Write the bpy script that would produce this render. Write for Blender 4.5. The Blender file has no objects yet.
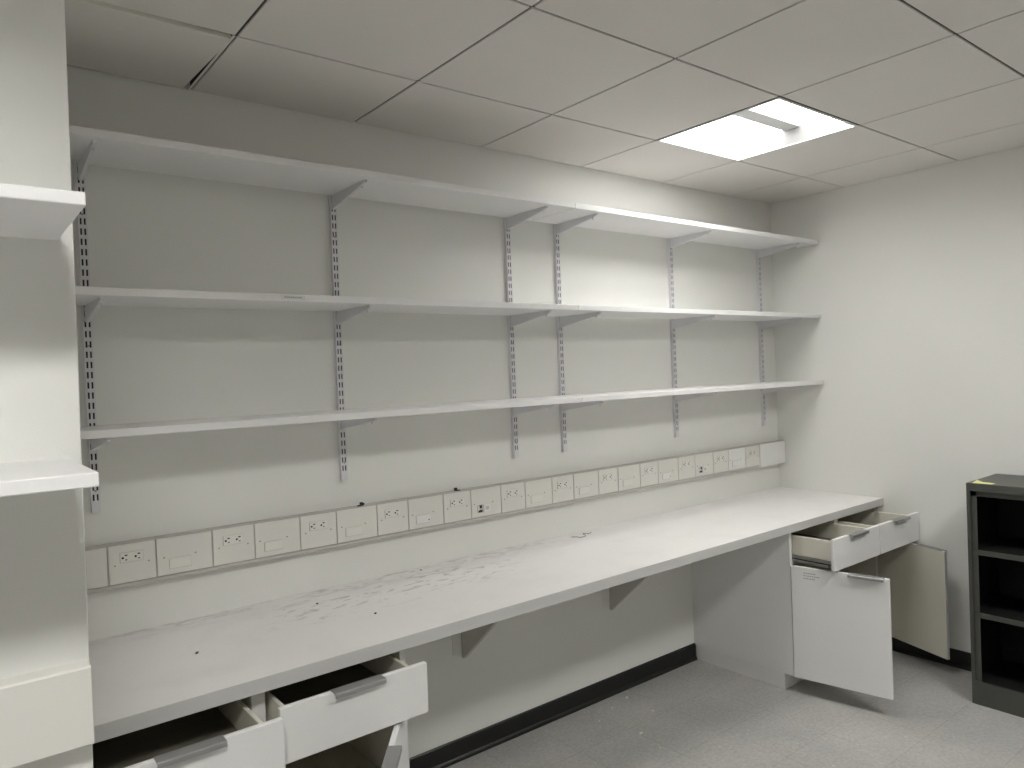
import bpy, bmesh, math, random
from mathutils import Vector, Matrix
random.seed(7)
S = bpy.context.scene
COL = S.collection
H = 2.654                 # ceiling height; z below is measured down from the ceiling (0 = ceiling, -H = floor)
FZ = -H
XR = 4.212                # right wall
T = 0.6096                # ceiling module
X0 = 0.7299               # first visible ceiling column line
D1 = 0.4824               # depth of the cut row at the back wall
YB = -5.6                 # wall behind the camera
XL = -2.9                 # far left wall
STX, STY = 0.2125, -1.1    # free corner of the left wall stub

# ------------------------------------------------------------------ materials
def mat(name, color, rough=0.5, metal=0.0, spec=0.5, bump=0.0, bscale=200.0, var=0.0, vscale=3.0):
    m = bpy.data.materials.new(name); m.use_nodes = True
    nt = m.node_tree; b = nt.nodes['Principled BSDF']
    b.inputs['Base Color'].default_value = (*color, 1)
    b.inputs['Roughness'].default_value = rough
    b.inputs['Metallic'].default_value = metal
    b.inputs['Specular IOR Level'].default_value = spec
    tc = nt.nodes.new('ShaderNodeTexCoord')
    if bump:
        n = nt.nodes.new('ShaderNodeTexNoise'); n.inputs['Scale'].default_value = bscale
        n.inputs['Detail'].default_value = 3
        nt.links.new(tc.outputs['Object'], n.inputs['Vector'])
        bp = nt.nodes.new('ShaderNodeBump'); bp.inputs['Strength'].default_value = bump
        bp.inputs['Distance'].default_value = 0.002
        nt.links.new(n.outputs['Fac'], bp.inputs['Height'])
        nt.links.new(bp.outputs['Normal'], b.inputs['Normal'])
    if var:
        n = nt.nodes.new('ShaderNodeTexNoise'); n.inputs['Scale'].default_value = vscale
        n.inputs['Detail'].default_value = 4
        nt.links.new(tc.outputs['Object'], n.inputs['Vector'])
        r = nt.nodes.new('ShaderNodeValToRGB')
        r.color_ramp.elements[0].position = 0.3; r.color_ramp.elements[1].position = 0.7
        r.color_ramp.elements[0].color = (*[c * (1 - var) for c in color], 1)
        r.color_ramp.elements[1].color = (*[min(1, c * (1 + var)) for c in color], 1)
        nt.links.new(n.outputs['Fac'], r.inputs['Fac'])
        nt.links.new(r.outputs['Color'], b.inputs['Base Color'])
    return m

def emit(name, color, strength):
    m = bpy.data.materials.new(name); m.use_nodes = True
    nt = m.node_tree; nt.nodes.clear()
    e = nt.nodes.new('ShaderNodeEmission'); o = nt.nodes.new('ShaderNodeOutputMaterial')
    e.inputs['Color'].default_value = (*color, 1); e.inputs['Strength'].default_value = strength
    nt.links.new(e.outputs[0], o.inputs[0])
    return m

M = {}
M['wall'] = mat('wall_paint', (.77, .772, .742), .55, spec=.3, bump=.12, bscale=260, var=.012, vscale=2)
M['tile'] = mat('ceiling_tile', (.73, .708, .685), .85, spec=.2, bump=.25, bscale=420, var=.02, vscale=2)
M['tile_edge'] = mat('tile_fibre_edge', (.66, .65, .59), .9, spec=.1, bump=.3, bscale=300)
M['plenum'] = mat('ceiling_grid_dark', (.075, .072, .068), .7, spec=.2, var=.1, vscale=8)
M['plinth_black'] = mat('black_vinyl_base', (.010, .010, .010), .35, spec=.4, bump=.05, bscale=60)
M['white'] = mat('white_laminate', (.78, .78, .775), .38, spec=.4, bump=.03, bscale=300, var=.008, vscale=4)
M['shelf'] = mat('white_shelf_melamine', (.79, .785, .785), .42, spec=.35, bump=.03, bscale=300, var=.012, vscale=5)
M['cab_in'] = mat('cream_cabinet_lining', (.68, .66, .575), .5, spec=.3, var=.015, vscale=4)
M['drawer_in'] = mat('cream_drawer_box', (.72, .70, .62), .45, spec=.35, var=.015, vscale=4)
M['alu'] = mat('brushed_aluminium', (.36, .36, .36), .42, metal=.75, bump=.06, bscale=400)
M['board'] = mat('dark_drawer_bottom', (.17, .16, .125), .6, spec=.3, var=.05)  # drawer bottoms, much darker than the cream sides
M['steel'] = mat('slide_steel', (.45, .45, .44), .35, metal=.9, bump=.04, bscale=200)
M['dark'] = mat('dark_slot', (.012, .011, .010), .6, var=.1)
M['standard'] = mat('grey_enamel_steel', (.70, .695, .725), .4, spec=.5, metal=.1, bump=.03, bscale=300)
M['race_base'] = mat('raceway_base_grey', (.52, .512, .48), .5, spec=.35, var=.02)
M['race'] = mat('raceway_cream', (.735, .725, .685), .45, spec=.35, var=.01)
M['recept'] = mat('receptacle_cream', (.765, .755, .715), .4, spec=.4, var=.01)
M['plug_white'] = mat('white_data_insert', (.80, .80, .78), .4, spec=.4, var=.01)
M['screw'] = mat('painted_screw', (.36, .35, .31), .45, metal=.3, var=.05)
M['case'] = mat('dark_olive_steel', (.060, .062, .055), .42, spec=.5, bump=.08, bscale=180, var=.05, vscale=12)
M['case_shaded'] = mat('case_steel_shaded', (.006, .006, .006), .6, spec=.3, var=.05)  # same steel turned near black, shade of the interior put into the colour
M['note'] = mat('yellow_paper', (.80, .80, .36), .8, spec=.1, var=.03)
M['paper'] = mat('white_paper', (.72, .72, .70), .8, spec=.1, var=.03)
M['ink'] = mat('grey_ink', (.36, .36, .37), .7, spec=.1, var=.03)
M['light_darkened'] = mat('fixture_white_darkened', (.11, .11, .108), .5, spec=.2, var=.01)  # white metal coloured dark grey to keep it dimmer than the diffusers
M['light_perf'] = mat('fixture_perforated_bar', (.42, .42, .415), .6, spec=.2, bump=.4, bscale=500)
M['gusset'] = mat('grey_painted_board', (.50, .49, .46), .5, spec=.3, var=.02)
M['edge'] = mat('front_edge_shade_grey', (.56, .56, .55), .45, spec=.35, bump=.03, bscale=300, var=.01)  # greyer than the white top, standing in for shade on the front edge
M['clip'] = mat('dark_clip_metal', (.045, .043, .038), .4, metal=.6, bump=.1, bscale=200)
M['wire'] = mat('dark_wire', (.05, .05, .05), .5, var=.05)
M['speck'] = mat('dark_brown_crumb', (.08, .045, .03), .8, bump=.4, bscale=800)
M['diff'] = emit('lit_diffuser', (1.0, .99, .955), 18.5)
M['diff_deep'] = emit('lit_diffuser_bright', (1.0, .99, .955), 66.0)
M['diff_fill'] = emit('fill_diffuser', (1.0, .99, .955), 54.0)
M['rim'] = mat('fixture_rim_white', (.72, .72, .71), .45, spec=.3, var=.01)

def floor_mat():
    m = mat('vinyl_floor', (.3, .3, .28), .42, spec=.4, bump=.03, bscale=80)
    nt = m.node_tree; b = nt.nodes['Principled BSDF']; L = nt.links.new
    tc = nt.nodes.new('ShaderNodeTexCoord')
    n1 = nt.nodes.new('ShaderNodeTexNoise'); n1.inputs['Scale'].default_value = 70; n1.inputs['Detail'].default_value = 5
    n2 = nt.nodes.new('ShaderNodeTexNoise'); n2.inputs['Scale'].default_value = 3.2; n2.inputs['Detail'].default_value = 5
    n3 = nt.nodes.new('ShaderNodeTexVoronoi'); n3.inputs['Scale'].default_value = 16
    br = nt.nodes.new('ShaderNodeTexBrick'); br.offset = 0; br.inputs['Scale'].default_value = 1
    br.inputs['Brick Width'].default_value = .305; br.inputs['Row Height'].default_value = .305
    br.inputs['Mortar Size'].default_value = .0012; br.inputs['Mortar Smooth'].default_value = .3
    br.inputs['Color1'].default_value = (1, 1, 1, 1); br.inputs['Color2'].default_value = (.95, .95, .95, 1)
    br.inputs['Mortar'].default_value = (.68, .68, .68, 1)
    for n in (n1, n2, n3, br): L(tc.outputs['Object'], n.inputs['Vector'])
    r1 = nt.nodes.new('ShaderNodeValToRGB')
    r1.color_ramp.elements[0].position = .33; r1.color_ramp.elements[1].position = .68
    r1.color_ramp.elements[0].color = (.37, .365, .35, 1); r1.color_ramp.elements[1].color = (.46, .454, .437, 1)
    r2 = nt.nodes.new('ShaderNodeValToRGB')
    r2.color_ramp.elements[0].position = .3; r2.color_ramp.elements[1].position = .7
    r2.color_ramp.elements[0].color = (.86, .86, .86, 1); r2.color_ramp.elements[1].color = (1.08, 1.08, 1.07, 1)
    r3 = nt.nodes.new('ShaderNodeValToRGB')          # pale grit specks
    r3.color_ramp.elements[0].position = .05; r3.color_ramp.elements[1].position = .075
    r3.color_ramp.elements[0].color = (1.5, 1.5, 1.48, 1); r3.color_ramp.elements[1].color = (1, 1, 1, 1)
    L(n1.outputs['Fac'], r1.inputs['Fac']); L(n2.outputs['Fac'], r2.inputs['Fac']); L(n3.outputs['Distance'], r3.inputs['Fac'])
    prev = r1.outputs['Color']
    for src in (r2.outputs['Color'], br.outputs['Color'], r3.outputs['Color']):
        mx = nt.nodes.new('ShaderNodeMix'); mx.data_type = 'RGBA'; mx.blend_type = 'MULTIPLY'
        mx.inputs[0].default_value = 1
        L(prev, mx.inputs[6]); L(src, mx.inputs[7]); prev = mx.outputs[2]
    L(prev, b.inputs['Base Color'])
    return m
M['floor'] = floor_mat()

def top_mat():
    """white worktop with grimy scuffs along the wall side (worn patches of their own shape)"""
    base = (.79, .78, .77)
    m = mat('worktop_laminate', base, .36, spec=.4, bump=.02, bscale=300)
    nt = m.node_tree; b = nt.nodes['Principled BSDF']; L = nt.links.new
    tc = nt.nodes.new('ShaderNodeTexCoord')
    sep = nt.nodes.new('ShaderNodeSeparateXYZ'); L(tc.outputs['Object'], sep.inputs[0])
    def rng(sock, a, b_, c, d):
        n = nt.nodes.new('ShaderNodeMapRange'); n.inputs[1].default_value = a; n.inputs[2].default_value = b_
        n.inputs[3].default_value = c; n.inputs[4].default_value = d; L(sock, n.inputs[0]); return n.outputs[0]
    def mul(a, b_):
        n = nt.nodes.new('ShaderNodeMath'); n.operation = 'MULTIPLY'; L(a, n.inputs[0])
        if isinstance(b_, float): n.inputs[1].default_value = b_
        else: L(b_, n.inputs[1])
        return n.outputs[0]
    def mx(a, b_):
        n = nt.nodes.new('ShaderNodeMath'); n.operation = 'MAXIMUM'; L(a, n.inputs[0]); L(b_, n.inputs[1]); return n.outputs[0]
    def noise(scale, det, stretch, dist=0.):
        mp = nt.nodes.new('ShaderNodeMapping'); mp.inputs['Scale'].default_value = stretch; L(tc.outputs['Object'], mp.inputs[0])
        n = nt.nodes.new('ShaderNodeTexNoise'); n.inputs['Scale'].default_value = scale; n.inputs['Detail'].default_value = det
        n.inputs['Distortion'].default_value = dist; L(mp.outputs[0], n.inputs['Vector']); return n.outputs['Fac']
    x, y = sep.outputs[0], sep.outputs[1]
    # grime band near the wall, patchy
    band = mul(rng(y, -.14, -.01, 0, 1), mul(rng(x, .3, .7, .25, 1), rng(x, 1.9, 2.5, 1, .15)))
    g = mul(rng(noise(14, 6, (.7, 1.4, 1), 1.2), .45, .66, 0, 1), band)
    # scraped streaks in the middle of the left half
    reg = mul(mul(rng(x, .75, 1.0, 0, 1), rng(x, 1.75, 2.0, 1, 0)), mul(rng(y, -.40, -.30, 0, 1), rng(y, -.12, -.04, 1, .3)))
    s = mul(rng(noise(13, 5, (.55, 1.7, 1), 1.8), .57, .65, 0, 1), reg)
    s2 = mul(rng(noise(45, 4, (.8, 1.4, 1), .6), .66, .72, 0, 1), reg)
    # faint general wear
    w = mul(rng(noise(5, 5, (1, 1, 1)), .5, .8, 0, 1), .12)
    fac = mx(mx(mul(g, .55), mul(s, .5)), mx(mul(s2, .6), w))
    mixn = nt.nodes.new('ShaderNodeMix'); mixn.data_type = 'RGBA'
    mixn.inputs[6].default_value = (*base, 1); mixn.inputs[7].default_value = (.26, .25, .235, 1)
    L(fac, mixn.inputs[0]); L(mixn.outputs[2], b.inputs['Base Color'])
    return m
M['top'] = top_mat()

# ------------------------------------------------------------------ mesh builder
class MB:
    """collects shapes in room coordinates, built as ONE mesh object"""
    def __init__(s): s.bm = bmesh.new()
    def _mi(s, faces, mi):
        for f in faces: f.material_index = mi
    def box(s, x0, x1, y0, y1, z0, z1, bev=0.0, mi=0, seg=2):
        x0, x1 = sorted((x0, x1)); y0, y1 = sorted((y0, y1)); z0, z1 = sorted((z0, z1))
        t = bmesh.new()
        bmesh.ops.create_cube(t, size=1, matrix=Matrix.Translation(((x0+x1)/2, (y0+y1)/2, (z0+z1)/2)) @ Matrix.Diagonal((x1-x0, y1-y0, z1-z0, 1)))
        if bev:
            bmesh.ops.bevel(t, geom=list(t.edges), offset=min(bev, .45*min(x1-x0, y1-y0, z1-z0)), segments=seg, profile=.5, affect='EDGES')
        s.merge(t, mi); return s
    def prism(s, pts, axis, a, b, mi=0):
        """pts: 2D outline; axis 0: (y,z) swept in x; 1: (x,z) swept in y; 2: (x,y) swept in z"""
        def P(p, v): return ((v, p[0], p[1]), (p[0], v, p[1]), (p[0], p[1], v))[axis]
        t = bmesh.new()
        A = [t.verts.new(P(p, a)) for p in pts]; B = [t.verts.new(P(p, b)) for p in pts]
        n = len(pts)
        t.faces.new(A); t.faces.new(B[::-1])
        for i in range(n): t.faces.new((A[i], B[i], B[(i+1) % n], A[(i+1) % n]))
        bmesh.ops.recalc_face_normals(t, faces=t.faces)
        s.merge(t, mi); return s
    def cyl(s, c, axis, r, h, seg=12, mi=0, r2=None):
        t = bmesh.new()
        rot = {0: Matrix.Rotation(math.pi/2, 4, 'Y'), 1: Matrix.Rotation(math.pi/2, 4, 'X'), 2: Matrix.Identity(4)}[axis]
        bmesh.ops.create_cone(t, cap_ends=True, segments=seg, radius1=r, radius2=r if r2 is None else r2, depth=h, matrix=Matrix.Translation(c) @ rot)
        s.merge(t, mi); return s
    def poly(s, pts, mi=0):
        f = s.bm.faces.new([s.bm.verts.new(p) for p in pts]); f.material_index = mi; return s
    def merge(s, t, mi=0):
        mp = {v: s.bm.verts.new(v.co) for v in t.verts}
        for f in t.faces:
            g = s.bm.faces.new([mp[v] for v in f.verts]); g.material_index = mi
        t.free()
    def xf(s, mtx):
        bmesh.ops.transform(s.bm, matrix=mtx, verts=s.bm.verts); return s
    def build(s, name, mats, parent=None, origin=None):
        me = bpy.data.meshes.new(name)
        if parent is not None: o0 = WLOC[parent.name]
        else: o0 = Vector(origin) if origin else Vector((0, 0, 0))
        bmesh.ops.translate(s.bm, verts=s.bm.verts, vec=-o0)
        s.bm.to_mesh(me); s.bm.free()
        for m in (mats if isinstance(mats, (list, tuple)) else [mats]): me.materials.append(m)
        ob = bpy.data.objects.new(name, me); COL.objects.link(ob)
        if parent is not None:
            ob.parent = parent
            WLOC[ob.name] = o0.copy()      # part sits at its thing's origin
        else:
            ob.location = (o0.x, o0.y, o0.z + H); WLOC[ob.name] = o0.copy()
        return ob
WLOC = {}

def thing(name, label, cat, loc, group=None):
    o = bpy.data.objects.new(name, None); COL.objects.link(o)
    o.empty_display_size = .05
    o.location = (loc[0], loc[1], loc[2] + H); WLOC[o.name] = Vector(loc)
    return tag(o, label, cat, group)
def tag(o, label, cat, group=None):
    o['label'] = label; o['category'] = cat
    if group: o['group'] = group
    return o
def struct(name, mb, m, origin=None):
    o = mb.build(name, m, origin=origin); o['kind'] = 'structure'; return o
def copy_tree(o, parent=None):
    c = o.copy(); COL.objects.link(c)
    if parent is not None: c.parent = parent
    for ch in list(o.children): copy_tree(ch, c)
    return c

# ------------------------------------------------------------------ room shell
struct('floor', MB().box(XL-.1, XR+.1, YB-.1, .1, FZ-.1, FZ), M['floor'])
struct('wall_back', MB().box(XL-.1, XR+.1, 0, .1, FZ-.1, .31), M['wall'])
struct('wall_right', MB().box(XR, XR+.1, YB-.1, 0, FZ-.1, .31), M['wall'])
struct('wall_rear', MB().box(XL-.1, XR+.1, YB-.1, YB, FZ-.1, .31), M['wall'])
struct('wall_far_left', MB().box(XL-.1, XL, YB, 0, FZ-.1, .31), M['wall'])
stub = MB().box(XL, STX, STY, 0, FZ, .09, bev=.002)
for v in stub.bm.verts:                    # its free corner is a little out of plumb
    if v.co.x > 0: v.co.x += .005 + .0082*v.co.z
struct('wall_left', stub, M['wall'])

def baseboard(name, mb): struct(name, mb, M['plinth_black'])
BBT = FZ + .092
prof = [(0, FZ), (-.016, FZ), (-.014, FZ+.012), (-.008, FZ+.02), (-.008, BBT-.004), (-.005, BBT), (0, BBT)]
baseboard('baseboard_back', MB().prism(prof, 0, 1.14, 3.312))
baseboard('baseboard_right', MB().prism([(XR+p[0], p[1]) for p in prof], 1, -.61, YB))

# ceiling: flush lay-in tiles with dark joints over a dark deck; openings where the lights sit
cols = list(range(-6, 6)); rows = list(range(0, 9))
def cell(c, r):
    x0 = X0 + c*T; x1 = x0 + T
    y1 = 0 if r == 0 else -(D1 + (r-1)*T); y0 = -(D1 + r*T)
    return max(x0, XL), min(x1, XR), max(y0, YB), y1
LIGHTS = [(3, 1), (-2, 4), (3, 4)]
AJAR = (-1, 0)
ce = MB(); g = .0042
for c in cols:
    for r in rows:
        x0, x1, y0, y1 = cell(c, r)
        if x1 - x0 < .01 or y1 - y0 < .01: continue
        if (c, r) in LIGHTS or (c, r) == AJAR: continue
        ce.box(x0+g, x1-g, y0+g, y1-g, 0, .016, bev=.0014, mi=0, seg=1)
# deck above the joints, cut at the light openings
for r in rows:
    for c in cols:
        x0, x1, y0, y1 = cell(c, r)
        if x1 - x0 < .01 or y1 - y0 < .01 or (c, r) in LIGHTS: continue
        z = .03 if (c, r) == AJAR else .005
        ce.box(x0, x1, y0, y1, z, .05, mi=1)
ax0, ax1, ay0, ay1 = cell(*AJAR)
ce.box(ax1-.0095, ax1-.0015, ay0, ay1, .0, .0015, mi=0)
struct('ceiling', ce, [M['tile'], M['plenum']])
struct('ceiling_deck', MB().box(XL-.1, XR+.1, YB-.1, .1, .30, .34), M['plenum'])

# one tile hanging askew in its opening
x0, x1, y0, y1 = cell(*AJAR)
tl = MB(); cx, cy = (x0+x1)/2, (y0+y1)/2
tl.box(x0+.006, x1-.011, y0+.005, y1-.004, 0, .016, bev=.002, mi=0, seg=1)
for f in tl.bm.faces:
    if abs(f.normal.z) < .5: f.material_index = 1
tl.bm.normal_update()
for f in tl.bm.faces:
    f.material_index = 0 if abs(f.normal.z) > .6 else 1
tl.xf(Matrix.Translation((x1, y0, 0)) @ Matrix.Rotation(math.radians(1.55), 4, 'Z') @ Matrix.Translation((-x1-.001, -y0, 0)))
tl.xf(Matrix.Translation((0, y1, -.001)) @ Matrix.Rotation(math.radians(1.2), 4, 'X') @ Matrix.Translation((0, -y1, 0)))
tag(tl.build('ceiling_tile', [M['tile'], M['tile_edge']], origin=(cx, cy, 0)),
    'grey ceiling tile sitting askew with a black gap, above the far left of the top shelf', 'ceiling tile')

# ------------------------------------------------------------------ ceiling lights
def troffer(c, r, label, glow, rec=0.0):
    x0, x1, y0, y1 = cell(c, r); x0 += .002; x1 -= .002; y0 += .002; y1 -= .002
    cx, cy = (x0+x1)/2, (y0+y1)/2; e = .012; zr = .075; bw = .04; k = .0008
    t = thing('ceiling_light', label, 'ceiling light', (cx, cy, 0), 'recessed square ceiling lights')
    f = MB()
    f.box(x0, x1, y0, y0+e, -.003, 0); f.box(x0, x1, y1-e, y1, -.003, 0)          # white rim
    f.box(x0, x0+e, y0+e, y1-e, -.003, 0); f.box(x1-e, x1, y0+e, y1-e, -.003, 0)
    f.build('rim', M['rim'], t)
    h = MB(); top = .09 + rec
    h.box(x0, x1, y0, y0+e-k, 0, top); h.box(x0, x1, y1-e+k, y1, 0, top)
    h.box(x0, x0+e-k, y0+e, y1-e, 0, top); h.box(x1-e+k, x1, y0+e, y1-e, 0, top)
    h.box(x0, x1, y0, y1, top, top+.006)
    h.build('housing', M['light_darkened'] if rec == 0 else M['rim'], t)
    for xx, s_ in ((x0+e-k, 1), (x1-e+k, -1)):
        MB().box(xx, xx+s_*k, y0+e, y1-e, 0, .088).build('end_plate', M['light_darkened'], t)
    n = 8
    for ys in (-1, 1):
        d = MB(); pts = []
        ya = cy + ys*((y1-y0)/2 - e); yb = cy + ys*bw
        for i in range(n+1):
            q = i/n; pts.append((ya + (yb-ya)*q, rec + .002 + (zr-.002)*math.sin(q*math.pi/2)**.9))
        low = [(p[0], p[1]+.004) for p in pts][::-1]
        d.prism(pts + low, 0, x0+e, x1-e)
        d.build('diffuser', glow, t)
    MB().box(x0+e, x1-e, cy-bw, cy+bw, rec+zr-.006, rec+zr+.004).build('lamp_bar', M['light_perf'], t)
    return t
troffer(3, 1, 'lit square ceiling light above the right end of the worktop, seen in the photo', M['diff'])
troffer(-2, 4, 'lit square ceiling light out of frame above the camera', M['diff_deep'], .165)
troffer(3, 4, 'added square fill light out of frame, in front of the bookcase', M['diff_fill'], .13)  # unseen light added to brighten the right wall and floor

# ------------------------------------------------------------------ shelving on the back wall
STD = [.387, 1.229, 2.075, 2.374, 3.208, 4.047]
ORD = ['first', 'second', 'third', 'fourth', 'fifth', 'sixth']
ZS = [(-.280, -.303), (-.722, -.745), (-1.121, -1.144)]
LEV = ['top', 'middle', 'lowest']
SD = .318; ST_T = .016   # shelf depth; standard depth
# slotted standards with real slots
def standard_mesh(x, z0, z1):
    b = MB(); w = .0125; y = -ST_T; t = .0018
    b.box(x-w, x-w+t, y, 0, z0, z1); b.box(x+w-t, x+w, y, 0, z0, z1)
    b.box(x-w+t, x+w-t, -.0150, -.0142, z0, z1, mi=1)                 # near-black strip behind the face, standing in for shade in the slots
    sx = .0056; sw = .0026                                           # slot centre offset and half width
    xs = [x-w, x-sx-sw, x-sx+sw, x+sx-sw, x+sx+sw, x+w]
    for i in (0, 2, 4): b.box(xs[i], xs[i+1], y-t, y, z0, z1)        # face strips
    pitch = .032; sl = .020; z = z1 - .012
    prev = z1
    while z - sl > z0 + .006:
        for i in (1, 3): b.box(xs[i], xs[i+1], y-t, y, z, prev)
        prev = z - sl; z -= pitch
    for i in (1, 3): b.box(xs[i], xs[i+1], y-t, y, z0, prev)
    return b
plain = ['leftmost slotted shelf standard, half hidden behind the left wall corner',
         'slotted shelf standard standing alone in the left half of the back wall',
         'left one of the two slotted shelf standards set close together',
         'right one of the two slotted shelf standards set close together',
         'slotted shelf standard on the back wall, second from the right wall',
         'slotted shelf standard on the back wall nearest the right wall']
for i, x in enumerate(STD):
    t = thing('shelf_standard', plain[i], 'shelf standard', (x, 0, -1.393), 'slotted shelf standards on the back wall')
    standard_mesh(x, -1.393, -.300).build('slotted_channel', [M['standard'], M['dark']], t)
    for zz in (-.46, -.87, -1.325):
        MB().cyl((x, -ST_T-.0022, zz), 1, .0034, .002, 10).build('mounting_screw', M['screw'], t)

# tapered shelf brackets: one built, the others copied part by part
def make_bracket(x, zt):
    t = thing('shelf_bracket', '', 'shelf bracket', (x, 0, zt), 'tapered shelf brackets on the back wall')
    y0 = -ST_T-.002; y1 = -.288; w = .0055
    out = [(y0, zt), (y1, zt), (y1, zt-.008), (y1+.012, zt-.0125), (-.05, zt-.047), (y0, zt-.052)]
    MB().prism(out, 0, x-w, x+w).build('arm', M['standard'], t)
    MB().cyl((x, -.262, zt-.017), 2, .004, .014, 8).build('bolt', M['standard'], t)
    MB().box(x-w-.001, x+w+.001, -.0125, y0, zt-.050, zt-.004).build('hook_tongue', M['standard'], t)
    return t
br0 = None
where = ['on the leftmost standard beside the left wall corner', 'on the lone standard in the left half',
         'on the left of the two close-set standards', 'on the right of the two close-set standards',
         'on the second standard from the right wall', 'on the standard nearest the right wall']
for l in range(3):
    for i, x in enumerate(STD):
        if br0 is None: br0 = b = make_bracket(x, ZS[l][1])
        else:
            b = copy_tree(br0); b.location = (x, 0, ZS[l][1] + H)
        b['label'] = 'grey tapered bracket under the %s shelf %s' % (LEV[l], where[i])

JX = [2.213, 2.210, 2.212]
for l in range(3):
    zt, zb = ZS[l]
    o = MB().box(.219, JX[l]-.0008, -SD, -.0185, zb, zt, bev=.0015).build('shelf', M['shelf'], origin=((STX+JX[l])/2, -SD/2, zb))
    tag(o, 'long white %s shelf board left of the joint, reaching the left wall corner' % LEV[l], 'shelf', 'white shelf boards on the back wall')
    if l == 1:
        e = MB(); y = -SD-.0004
        e.box(.892, .975, y, -SD+.001, -.7255, -.7395, mi=0)
        for k in range(9):
            xx = .905 + k*.0066
            e.box(xx, xx+.0046, y-.0003, y, -.7292-(k % 2)*.0006, -.7350, mi=1)
        e.build('edge_label', [M['paper'], M['ink']], o)['label'] = 'small white label with grey print'
    o = MB().box(JX[l]+.0008, XR-.004, -SD, -.0185, zb-.001*(l == 0), zt-.001*(l == 0), bev=.0015).build('shelf', M['shelf'], origin=((XR+JX[l])/2, -SD/2, zb))
    tag(o, 'white %s shelf board right of the joint, ending at the right wall' % LEV[l], 'shelf', 'white shelf boards on the back wall')

# short shelves on the left wall stub
for (zt, zb, lab) in ((-.717, -.737, 'white shelf end at the left edge, upper one on the near wall'),
                      (-1.1285, -1.150, 'white shelf end at the left edge, lower one on the near wall')):
    o = MB().box(-1.6, .187, STY-.312, STY, zb, zt, bev=.002).build('shelf', M['shelf'], origin=(-.7, STY-.15, zb))
    tag(o, lab, 'shelf', 'white shelves on the near left wall')

# ------------------------------------------------------------------ raceway with outlets
RT, RB = -1.498, -1.639
seams = [.213, .345, .408, .548, .724, .867, 1.033, 1.176, 1.346, 1.486, 1.654, 1.795, 1.957, 2.095, 2.258, 2.395, 2.563, 2.702, 2.866, 3.007, 3.172, 3.318, 3.481, 3.625, 3.795, 3.938, XR-.001]
kinds = ['blank', 'blank', 'outlet', 'data', 'outlet', 'data', 'outlet', 'data', 'outlet', 'data_white', 'outlet', 'data_open', 'outlet', 'data', 'outlet', 'data', 'outlet', 'data', 'outlet', 'data_white', 'outlet', 'data_open', 'outlet', 'data_pale', 'outlet', 'end']
t = thing('cable_raceway', 'long cream raceway with outlet plates along the back wall above the worktop', 'raceway', (STX, 0, RB))
b = MB()
b.prism([(0, RB), (-.036, RB), (-.040, RB+.004), (-.040, RB+.012), (-.036, RB+.014), (-.036, RT-.006), (-.039, RT-.004), (-.039, RT-.001), (-.038, RT), (0, RT)], 0, STX+.002, XR-.003)
b.build('base_channel', M['race_base'], t)
PZT, PZB = RT-.0045, RB+.0165
def plate(xa, xb, kind):
    gp = .0024
    y0, y1 = -.0435, -.035
    p = MB(); end = kind == 'end'
    if end: p.box(xa+gp, xb-.001, -.049, y1, RB+.001, RT-.001, bev=.003)
    else: p.box(xa+gp, xb-gp, y0, y1, PZB, PZT, bev=.0012)
    nm = 'end_cover' if end else ('blank_cover' if kind == 'blank' else 'cover_plate')
    o = p.build(nm, M['plug_white'] if kind == 'data_pale' else (M['white'] if end else M['race']), t)
    w = xb - xa; cx = (xa+xb)/2
    if kind in ('blank', 'end'): return
    cx -= .002
    if w > .15: cx -= .014
    sc = .049
    for s in (-1, 1):
        MB().cyl((cx+s*sc, y0-.0006, -1.565), 1, .0028, .0018, 10).build('screw', M['screw'], o)
    if kind == 'outlet':
        q = MB(); zc = -1.543
        q.box(cx-.0345, cx+.0345, y0-.0012, y0+.001, zc-.0165, zc+.0165, bev=.0006, mi=2, seg=1)
        q.box(cx-.0335, cx+.0335, y0-.0030, y0+.001, zc-.0155, zc+.0155, bev=.001, mi=0, seg=1)
        ys = y0-.0030
        for s in (-1, 1):
            c0 = cx + s*.0185
            q.box(c0-.0020, c0+.0060, ys-.0003, ys+.002, zc+.0050, zc+.0090, mi=1)    # blade slots lie sideways
            q.box(c0-.0010, c0+.0050, ys-.0003, ys+.002, zc-.0090, zc-.0058, mi=1)
            q.cyl((c0-.0075, ys, zc-.0005), 1, .0036, .0008, 10, mi=1)
        q.build('outlet', [M['recept'], M['dark'], M['race_base']], o)
    else:
        q = MB(); zc = -1.588; fm = M['plug_white'] if kind != 'data' else M['recept']
        q.box(cx-.0345, cx+.0345, y0-.0012, y0+.001, zc-.0175, zc+.0175, bev=.0006, mi=2, seg=1)
        if kind == 'data_open':
            q.box(cx-.0335, cx-.002, y0-.0016, y0, zc-.0165, zc+.0165, mi=2)           # jack bay with two empty dark ports
            q.box(cx-.026, cx-.010, y0-.0019, y0-.001, zc+.002, zc+.0155, mi=1)
            q.box(cx-.029, cx-.008, y0-.0019, y0-.001, zc-.0155, zc-.005, mi=1)
            q.box(cx-.0305, cx-.024, y0-.0034, y0-.001, zc-.006, zc+.015, bev=.001, mi=0)
            q.box(cx+.001, cx+.0335, y0-.0032, y0, zc-.0165, zc+.0165, bev=.001, mi=0)
            q.box(cx+.009, cx+.026, y0-.0036, y0-.003, zc-.008, zc+.008, mi=2)
        else:
            q.box(cx-.0330, cx+.0335, y0-.0030, y0, zc-.0160, zc+.0165, bev=.001, mi=0)
            if kind == 'data_white':
                q.cyl((cx+.026, y0-.003, zc-.006), 1, .0030, .0012, 10, mi=1)
        q.build('data_insert', [fm, M['dark'], M['race_base']], o)
for i, k in enumerate(kinds): plate(seams[i], seams[i+1], k)

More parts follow.
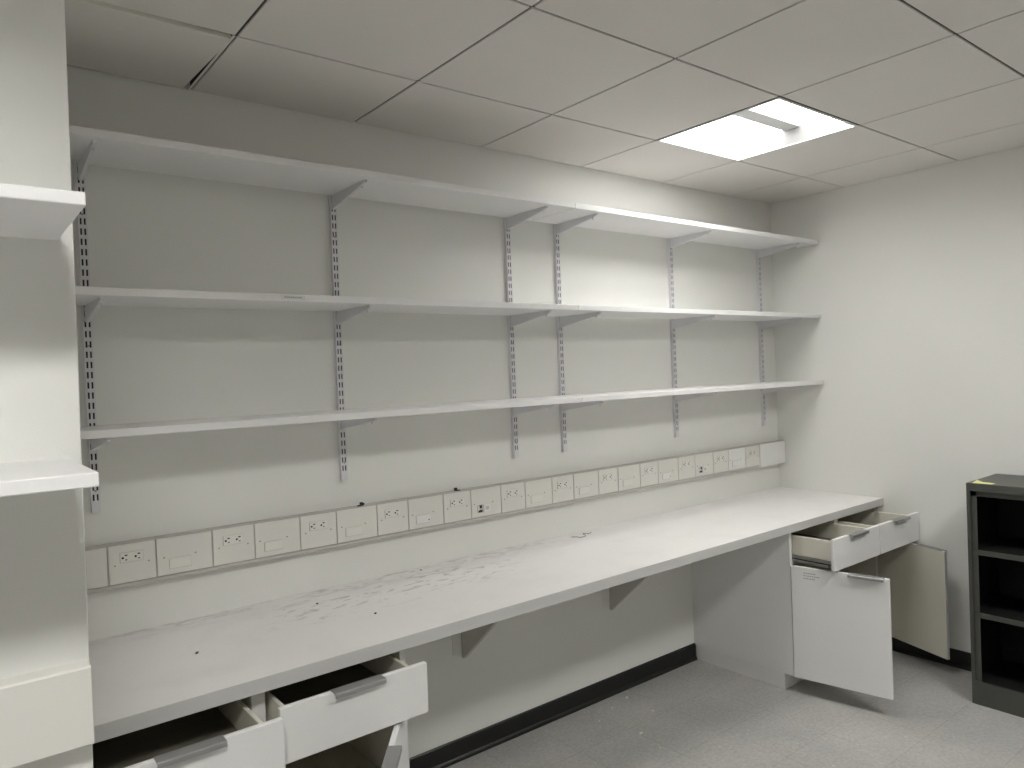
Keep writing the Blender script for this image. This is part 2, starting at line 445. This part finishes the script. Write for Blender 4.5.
t = thing('cable_raceway', 'plain white raceway on the near left wall, below the lower shelf end', 'raceway', (-.7, STY, RB))
MB().prism([(STY, RB), (STY-.040, RB), (STY-.043, RB+.003), (STY-.043, RT-.003), (STY-.040, RT), (STY, RT)], 0, -2.0, .2005).build('mounting_cover', M['race'], t)
MB().prism([(STY, RB+.001), (STY-.038, RB+.001), (STY-.038, RT-.001), (STY, RT-.001)], 0, .2005, .202).build('end_cap', M['race'], t)

# small dark clips on the raceway's top edge
def clip(x, lab, tilt):
    o = MB()
    o.box(-.009, .009, -.008, .006, 0, .004, bev=.001); o.box(-.003, .009, -.004, .003, .004, .014, bev=.0015)
    o.cyl((.004, -.008, .008), 1, .005, .010, 10); o.box(-.015, -.008, -.007, .002, 0, .0045, bev=.001)
    o.xf(Matrix.Rotation(tilt, 4, 'Z'))
    ob = o.build('cable_clip', M['clip']); ob.location = (x, -.028, RT + H)
    tag(ob, lab, 'clip')
clip(1.285, 'small dark metal clip on the raceway top, left of the two', .2)
clip(1.733, 'small dark metal clip on the raceway top, right of the two', math.pi-.3)

# ------------------------------------------------------------------ worktop
WT, WB, WF = -1.795, -1.835, -.662
w = MB()
w.prism([(-.001, WB), (WF+.0012, WB), (WF+.0012, WT), (-.001, WT)], 0, .2055, XR-.003)
for v in w.bm.verts:                       # the front edge runs slightly out of parallel with the wall
    if v.co.y < -.1: v.co.y += -.012 + .022*(v.co.x - .2)/4.0
o = w.build('worktop', M['top'])
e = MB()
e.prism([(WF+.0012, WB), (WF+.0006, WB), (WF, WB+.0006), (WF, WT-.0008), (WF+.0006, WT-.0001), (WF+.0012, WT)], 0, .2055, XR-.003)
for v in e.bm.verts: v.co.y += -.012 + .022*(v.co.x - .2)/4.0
e.build('shaded_front_edge', M['edge'], o)
tag(o, 'long white laminate worktop running along the back wall, scuffed near the wall', 'worktop')

def gusset(x, lab):
    t = thing('worktop_support', lab, 'bracket', (x, 0, -2.22), 'triangular worktop supports')
    MB().prism([(-.004, WB), (-.43, WB), (-.43, WB-.012), (-.016, -2.222), (-.004, -2.222)], 0, x, x+.019).build('gusset', M['gusset'], t)
    MB().box(x-.045, x-.001, -.004, -.0002, -2.20, WB).build('mounting_plate', M['wall'], t)
gusset(1.743, 'triangular support under the worktop, nearer the left base cabinet')
gusset(2.648, 'triangular support under the worktop, nearer the right base cabinet')

# ------------------------------------------------------------------ base cabinets
def tab_pull(mb_parent, xa, xb, yf, zt, depth=.018, xf=None):
    """aluminium edge pull: plate over the top edge, reaching out in front with a small lip"""
    m = MB()
    m.prism([(yf+depth, zt), (yf+depth, zt+.0016), (yf-.019, zt+.0016), (yf-.021, zt-.0005), (yf-.021, zt-.012), (yf-.0195, zt-.012), (yf-.0195, zt-.001), (yf-.018, zt)], 0, xa, xb)
    if xf is not None: m.xf(xf)
    return m.build('handle', M['alu'], mb_parent)

def drawer(cab, xa, xb, zt, zb, yf, cl, cr):
    """yf: front face; cl/cr: inner faces of the bay"""
    o = MB().box(xa, xb, yf, yf+.018, zb, zt, bev=.002).build('drawer', M['white'], cab)
    sl, sr = cl+.013, cr-.013; top = zt-.017; bot = zt-.112; yb = yf+.018+.46
    b = MB(); th = .012; y0 = yf+.018
    b.box(sl, sl+th, y0, yb, bot, top, bev=.001, seg=1); b.box(sr-th, sr, y0, yb, bot, top, bev=.001, seg=1)
    b.box(sl+th, sr-th, yb-th, yb, bot, top, bev=.001, seg=1)
    b.box(sl+th, sr-th, y0, y0+.010, bot, top-.004)
    b.box(sl+th, sr-th, y0+.010, yb-th, bot+.008, bot+.014, mi=1)
    b.build('drawer_box', [M['drawer_in'], M['board']], o)
    for s, xx in ((-1, sl), (1, sr)):
        r = MB()
        xo = xx + s*.0115
        a, c = sorted((xx + (-.006 if s < 0 else .006)*0, xo))
        r.box(a, c, y0+.001, yb-.02, bot-.014, bot-.002, mi=0)
        r.box(a, c, y0+.012, yb-.02, bot-.020, bot-.014, mi=1)
        r.box(a, c, y0+.030, yb-.02, bot-.032, bot-.020, mi=0)
        r.build('drawer_slide', [M['steel'], M['dark']], o)
    cx = (xa+xb)/2
    tab_pull(o, cx-.0775, cx+.0775, yf, zt)
    return o

DTOP, DB = -2.006, -2.568
def door(cab, hx, side, width, ang, text=False, dz=0.0):
    """hinge at (hx,-.612); side +1: hinged left, swings clockwise; -1: hinged right"""
    m = MB(); hy = -.612; DT = DTOP + dz
    if side > 0: xa, xb = hx, hx+width
    else: xa, xb = hx-width, hx
    m.box(xa, xb, hy-.018, hy, DB, DT, bev=.002)
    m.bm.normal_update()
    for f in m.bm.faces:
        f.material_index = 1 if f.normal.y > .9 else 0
    rot = Matrix.Translation((hx, hy, 0)) @ Matrix.Rotation(math.radians(-ang*side), 4, 'Z') @ Matrix.Translation((-hx, -hy, 0))
    m.xf(rot)
    o = m.build('door', [M['white'], M['cab_in']], cab)
    ta, tb = (hx+.272, hx+.428) if side > 0 else (hx-.428, hx-.272)
    tab_pull(o, ta, tb, hy-.018, DT, xf=rot)
    if text:
        q = MB(); yy = hy-.018
        lens = [.060, .078, .054]
        for k, ln in enumerate(lens):
            xx = hx + .060; zz = DT - .027 - k*.0130; end = xx + ln
            rr = random.Random(k+3)
            while xx < end:
                wl = rr.uniform(.006, .013)
                q.box(xx, min(end, xx+wl), yy-.0003, yy+.0005, zz-.0021, zz+.0021); xx += wl+.0028
        q.xf(rot)
        q.build('printed_lines', M['ink'], o)['label'] = 'three short lines of faint grey print'
    for zz in (DT-.07, DB+.07):
        h = MB(); sx = hx + side*.004
        h.box(sx, sx+side*.045, hy+.0005, hy+.012, zz-.02, zz+.02, bev=.002)
        h.cyl((sx+side*.022, hy+.004, zz), 1, .016, .009, 14)
        h.xf(rot); h.build('hinge', M['steel'], o)
    return o

def cabinet(x0, x1, label, drawers, doors):
    t = thing('base_cabinet', label, 'cabinet', ((x0+x1)/2, -.3, FZ), 'white base cabinets under the worktop')
    p = .019; zb = DB; zt = WB-.001; fr = -.611; cx = (x0+x1)/2
    def panel(name, *a, m='white', **k): return MB().box(*a, **k).build(name, M[m], t)
    for xa in (x0, x1-p):
        s = MB().box(xa, xa+p, fr, -.002, zb, zt, bev=.0008)
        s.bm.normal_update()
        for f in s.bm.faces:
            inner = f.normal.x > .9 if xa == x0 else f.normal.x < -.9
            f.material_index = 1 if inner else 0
        s.build('side_panel', [M['white'], M['cab_in']], t)
    panel('divider', cx-.018, cx+.018, fr, -.012, zb+p, zt, m='cab_in')
    panel('stile', cx-.019, cx+.019, fr-.001, fr+.018, zb, zt, bev=.0008)
    panel('back_panel', x0+p, x1-p, -.012, -.003, zb, zt, m='cab_in')
    panel('bottom_panel', x0+p, x1-p, fr, -.012, zb, zb+p, m='cab_in')
    panel('inner_shelf', x0+p, cx-.018, -.52, -.012, -2.31, -2.294, m='cab_in')
    panel('inner_shelf', cx+.018, x1-p, -.52, -.012, -2.31, -2.294, m='cab_in')
    panel('top_rail', x0+p, cx-.019, fr+.002, fr+.02, zt-.012, zt)
    panel('top_rail', cx+.019, x1-p, fr+.002, fr+.02, zt-.012, zt)
    panel('mid_rail', x0+p, cx-.019, fr+.002, fr+.018, -2.014, -1.997)
    panel('mid_rail', cx+.019, x1-p, fr+.002, fr+.018, -2.014, -1.997)
    panel('plinth', x0+.006, x1-.006, -.556, -.01, FZ, zb, bev=.001)
    for (xa, xb, ztop, zbot, yf, bay) in drawers:
        cl, cr = (x0+p, cx-.019) if bay == 0 else (cx+.019, x1-p)
        drawer(t, xa, xb, ztop, zbot, yf, cl, cr)
    for d in doors: door(t, *d)
    return t
cabinet(.206, 1.129, 'white base cabinet at the near left with two drawers pulled out',
        [(.220, .669, -1.864, -2.012, -.797, 0), (.678, 1.126, -1.860, -2.009, -.747, 1)],
        [(.209, 1, .447, 0, False, -.012), (1.106, -1, .447, 53, False, -.012)])
cabinet(3.308, 4.206, 'white base cabinet by the right wall with both doors and drawers open',
        [(3.303, 3.751, -1.851, -2.001, -.845, 0), (3.756, 4.202, -1.851, -2.001, -.845, 1)],
        [(3.323, 1, .447, 79, True, -.007), (4.203, -1, .447, 69.5, False, -.004)])

# ------------------------------------------------------------------ dark steel bookcase
bx0, bx1, by0, by1, bz1 = 3.815, 4.195, -2.10, -1.227, -1.606
t = thing('bookcase', 'low dark grey steel bookcase with open shelves against the right wall', 'bookcase', (4.0, -1.67, FZ))
MB().box(bx0, bx1, by0, by1, bz1-.003, bz1, bev=.001).build('top_panel', M['case'], t)
for ya, yb in ((by1-.002, by1), (by0, by0+.002)):
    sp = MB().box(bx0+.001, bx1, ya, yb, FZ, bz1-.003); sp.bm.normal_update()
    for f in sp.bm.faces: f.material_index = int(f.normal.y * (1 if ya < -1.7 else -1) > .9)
    sp.build('side_panel', [M['case'], M['case_shaded']], t)
for s, yy in ((-1, by1), (1, by0)):
    f = MB(); a = yy; b2 = yy + s*.014
    f.box(bx0, bx0+.003, min(a, b2), max(a, b2), FZ+.0, bz1-.003, bev=.0008, seg=1)       # outer post face
    f.box(bx0+.003, bx0+.018, min(b2-.001*s, b2), max(b2-.001*s, b2), FZ+.1, bz1-.03)     # return
    c = b2 + s*.024
    f.box(bx0+.016, bx0+.019, min(b2, c), max(b2, c), FZ+.1, bz1-.03)                     # stepped inner post
    f.build('front_post', M['case'], t)
MB().box(bx0, bx0+.003, by0+.014, by1-.014, bz1-.036, bz1-.003).box(bx0+.003, bx0+.018, by0+.014, by1-.014, bz1-.036, bz1-.034).box(bx0+.016, bx0+.019, by0+.014, by1-.014, bz1-.062, bz1-.036).build('front_rail', M['case'], t)
MB().box(bx0, bx0+.003, by0+.014, by1-.014, FZ, FZ+.108).box(bx0+.003, bx0+.02, by0+.014, by1-.014, FZ+.105, FZ+.108).build('kick_panel', M['case'], t)
MB().box(bx1-.003, bx1, by0+.002, by1-.002, FZ, bz1-.003).build('back_panel', M['case_shaded'], t)
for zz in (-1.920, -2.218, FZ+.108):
    o = MB().box(bx0+.016, bx1-.004, by0+.003, by1-.003, zz-.0025, zz-.0005).build('shelf', M['case_shaded'], t)
    MB().box(bx0+.012, bx0+.016, by0+.036, by1-.036, zz-.024, zz).build('shelf_lip', M['case'], o)

n = MB()
pts = [(3.823, -1.252), (3.905, -1.243), (3.872, -1.278), (3.862, -1.335), (3.829, -1.330)]
n.prism(pts, 2, bz1+.0002, bz1+.0008)
for v in n.bm.verts:
    if v.co.x > 3.89: v.co.z += .004
tag(n.build('sticky_note', M['note'], origin=(3.85, -1.29, bz1)), 'torn yellow paper note lying on the bookcase corner', 'note')

# ------------------------------------------------------------------ small litter
def blob(x, y, z, r, lab, m='speck'):
    b = MB(); tmp = bmesh.new(); bmesh.ops.create_icosphere(tmp, subdivisions=2, radius=r)
    rr = random.Random(int(x*1000))
    for v in tmp.verts:
        v.co *= rr.uniform(.75, 1.15); v.co.z *= .5
    mz = min(v.co.z for v in tmp.verts)
    bmesh.ops.translate(tmp, verts=tmp.verts, vec=(0, 0, -mz))
    b.merge(tmp)
    o = b.build('crumb', M[m]); o.location = (x, y, z + H); tag(o, lab, 'crumb'); return o
o = blob(.579, -.357, WT, .0055, 'dark crumb on the worktop nearest the left wall corner'); o.scale = (.8, 1.5, 1); o.rotation_euler.z = -.6
blob(1.134, -.411, WT, .0048, 'dark crumb lying alone in the middle of the worktop')
blob(1.036, -.162, WT, .0042, 'grey crumb on the worktop towards the raceway, left of the scuffs', 'clip')
blob(1.533, -.045, WT, .0042, 'tiny grey crumb against the wall, above the scuff marks', 'clip')
def wire(pts, lab):
    cu = bpy.data.curves.new('wire_scrap', 'CURVE'); cu.dimensions = '3D'; cu.bevel_depth = .0013; cu.bevel_resolution = 2
    sp = cu.splines.new('NURBS'); sp.points.add(len(pts)-1); sp.use_endpoint_u = True; sp.order_u = 3
    for p, q in zip(sp.points, pts): p.co = (q[0], q[1], q[2], 1)
    cob = bpy.data.objects.new('wire_tmp', cu)
    me = bpy.data.meshes.new_from_object(cob); bpy.data.objects.remove(cob)
    me.materials.append(M['wire'])
    o = bpy.data.objects.new('wire_scrap', me); COL.objects.link(o); o.location = (2.404, -.075, WT + H)
    tag(o, lab, 'wire')
z = .0014
wire([(-.055, .012, z), (-.03, .0, z), (-.035, -.025, z), (-.005, -.032, z+.002), (.018, -.012, z), (.02, .018, z+.004), (.045, .012, z), (.05, -.004, z), (.085, .022, z)], 'thin dark curl of wire lying on the worktop by the wall')

def scrap(x, y, sx, sy, rz, lab):
    p = MB(); rr = random.Random(int(x*999))
    k = 7; pts = [(math.cos(i*2*math.pi/k)*sx*rr.uniform(.6, 1.1), math.sin(i*2*math.pi/k)*sy*rr.uniform(.6, 1.1)) for i in range(k)]
    p.prism(pts, 2, .0004, .0012)
    for v in p.bm.verts: v.co.z += max(0, v.co.x)*.25
    o = p.build('paper_scrap', M['paper']); o.location = (x, y, FZ + H); o.rotation_euler.z = rz
    tag(o, lab, 'paper scrap', 'paper scraps on the floor')
scrap(2.672, -.078, .012, .007, .4, 'white paper scrap on the floor closest to the black baseboard')
scrap(2.537, -.106, .006, .006, 1.1, 'tiny white paper scrap on the floor, second from the baseboard')
scrap(2.657, -.260, .006, .007, .2, 'tiny white paper scrap on the floor, rightmost of them')
scrap(2.450, -.369, .011, .006, -.3, 'white paper scrap on the floor furthest from the baseboard')
scrap(2.395, -.160, .005, .004, .9, 'tiny white paper scrap on the floor, leftmost of them')

# ------------------------------------------------------------------ world, camera, colour
wd = bpy.data.worlds.new('World'); S.world = wd; wd.use_nodes = True
wd.node_tree.nodes['Background'].inputs[0].default_value = (.5, .5, .5, 1)
wd.node_tree.nodes['Background'].inputs[1].default_value = 0.0

pitch, roll, yaw = -0.0146, -0.0385, 0.6661
f = Vector((math.sin(yaw)*math.cos(pitch), math.cos(yaw)*math.cos(pitch), math.sin(pitch)))
r = Vector((math.cos(yaw), -math.sin(yaw), 0)); u = r.cross(f)
c, s = math.cos(roll), math.sin(roll)
r2 = c*r + s*u; u2 = -s*r + c*u
cam = bpy.data.cameras.new('camera'); co = bpy.data.objects.new('camera', cam); COL.objects.link(co)
cam.sensor_width = 36; cam.lens = 736.185/1024*36; cam.clip_start = .01
co.matrix_world = Matrix(((r2.x, u2.x, -f.x, 0), (r2.y, u2.y, -f.y, -2.6424), (r2.z, u2.z, -f.z, -1.0066+H), (0, 0, 0, 1)))
S.camera = co

S.view_settings.view_transform = 'Standard'; S.view_settings.look = 'None'
S.view_settings.gamma = 1; S.view_settings.use_curve_mapping = False
S.view_settings.exposure = 0.09
S.cycles.max_bounces = 12; S.cycles.diffuse_bounces = 8
S.cycles.use_denoising = True
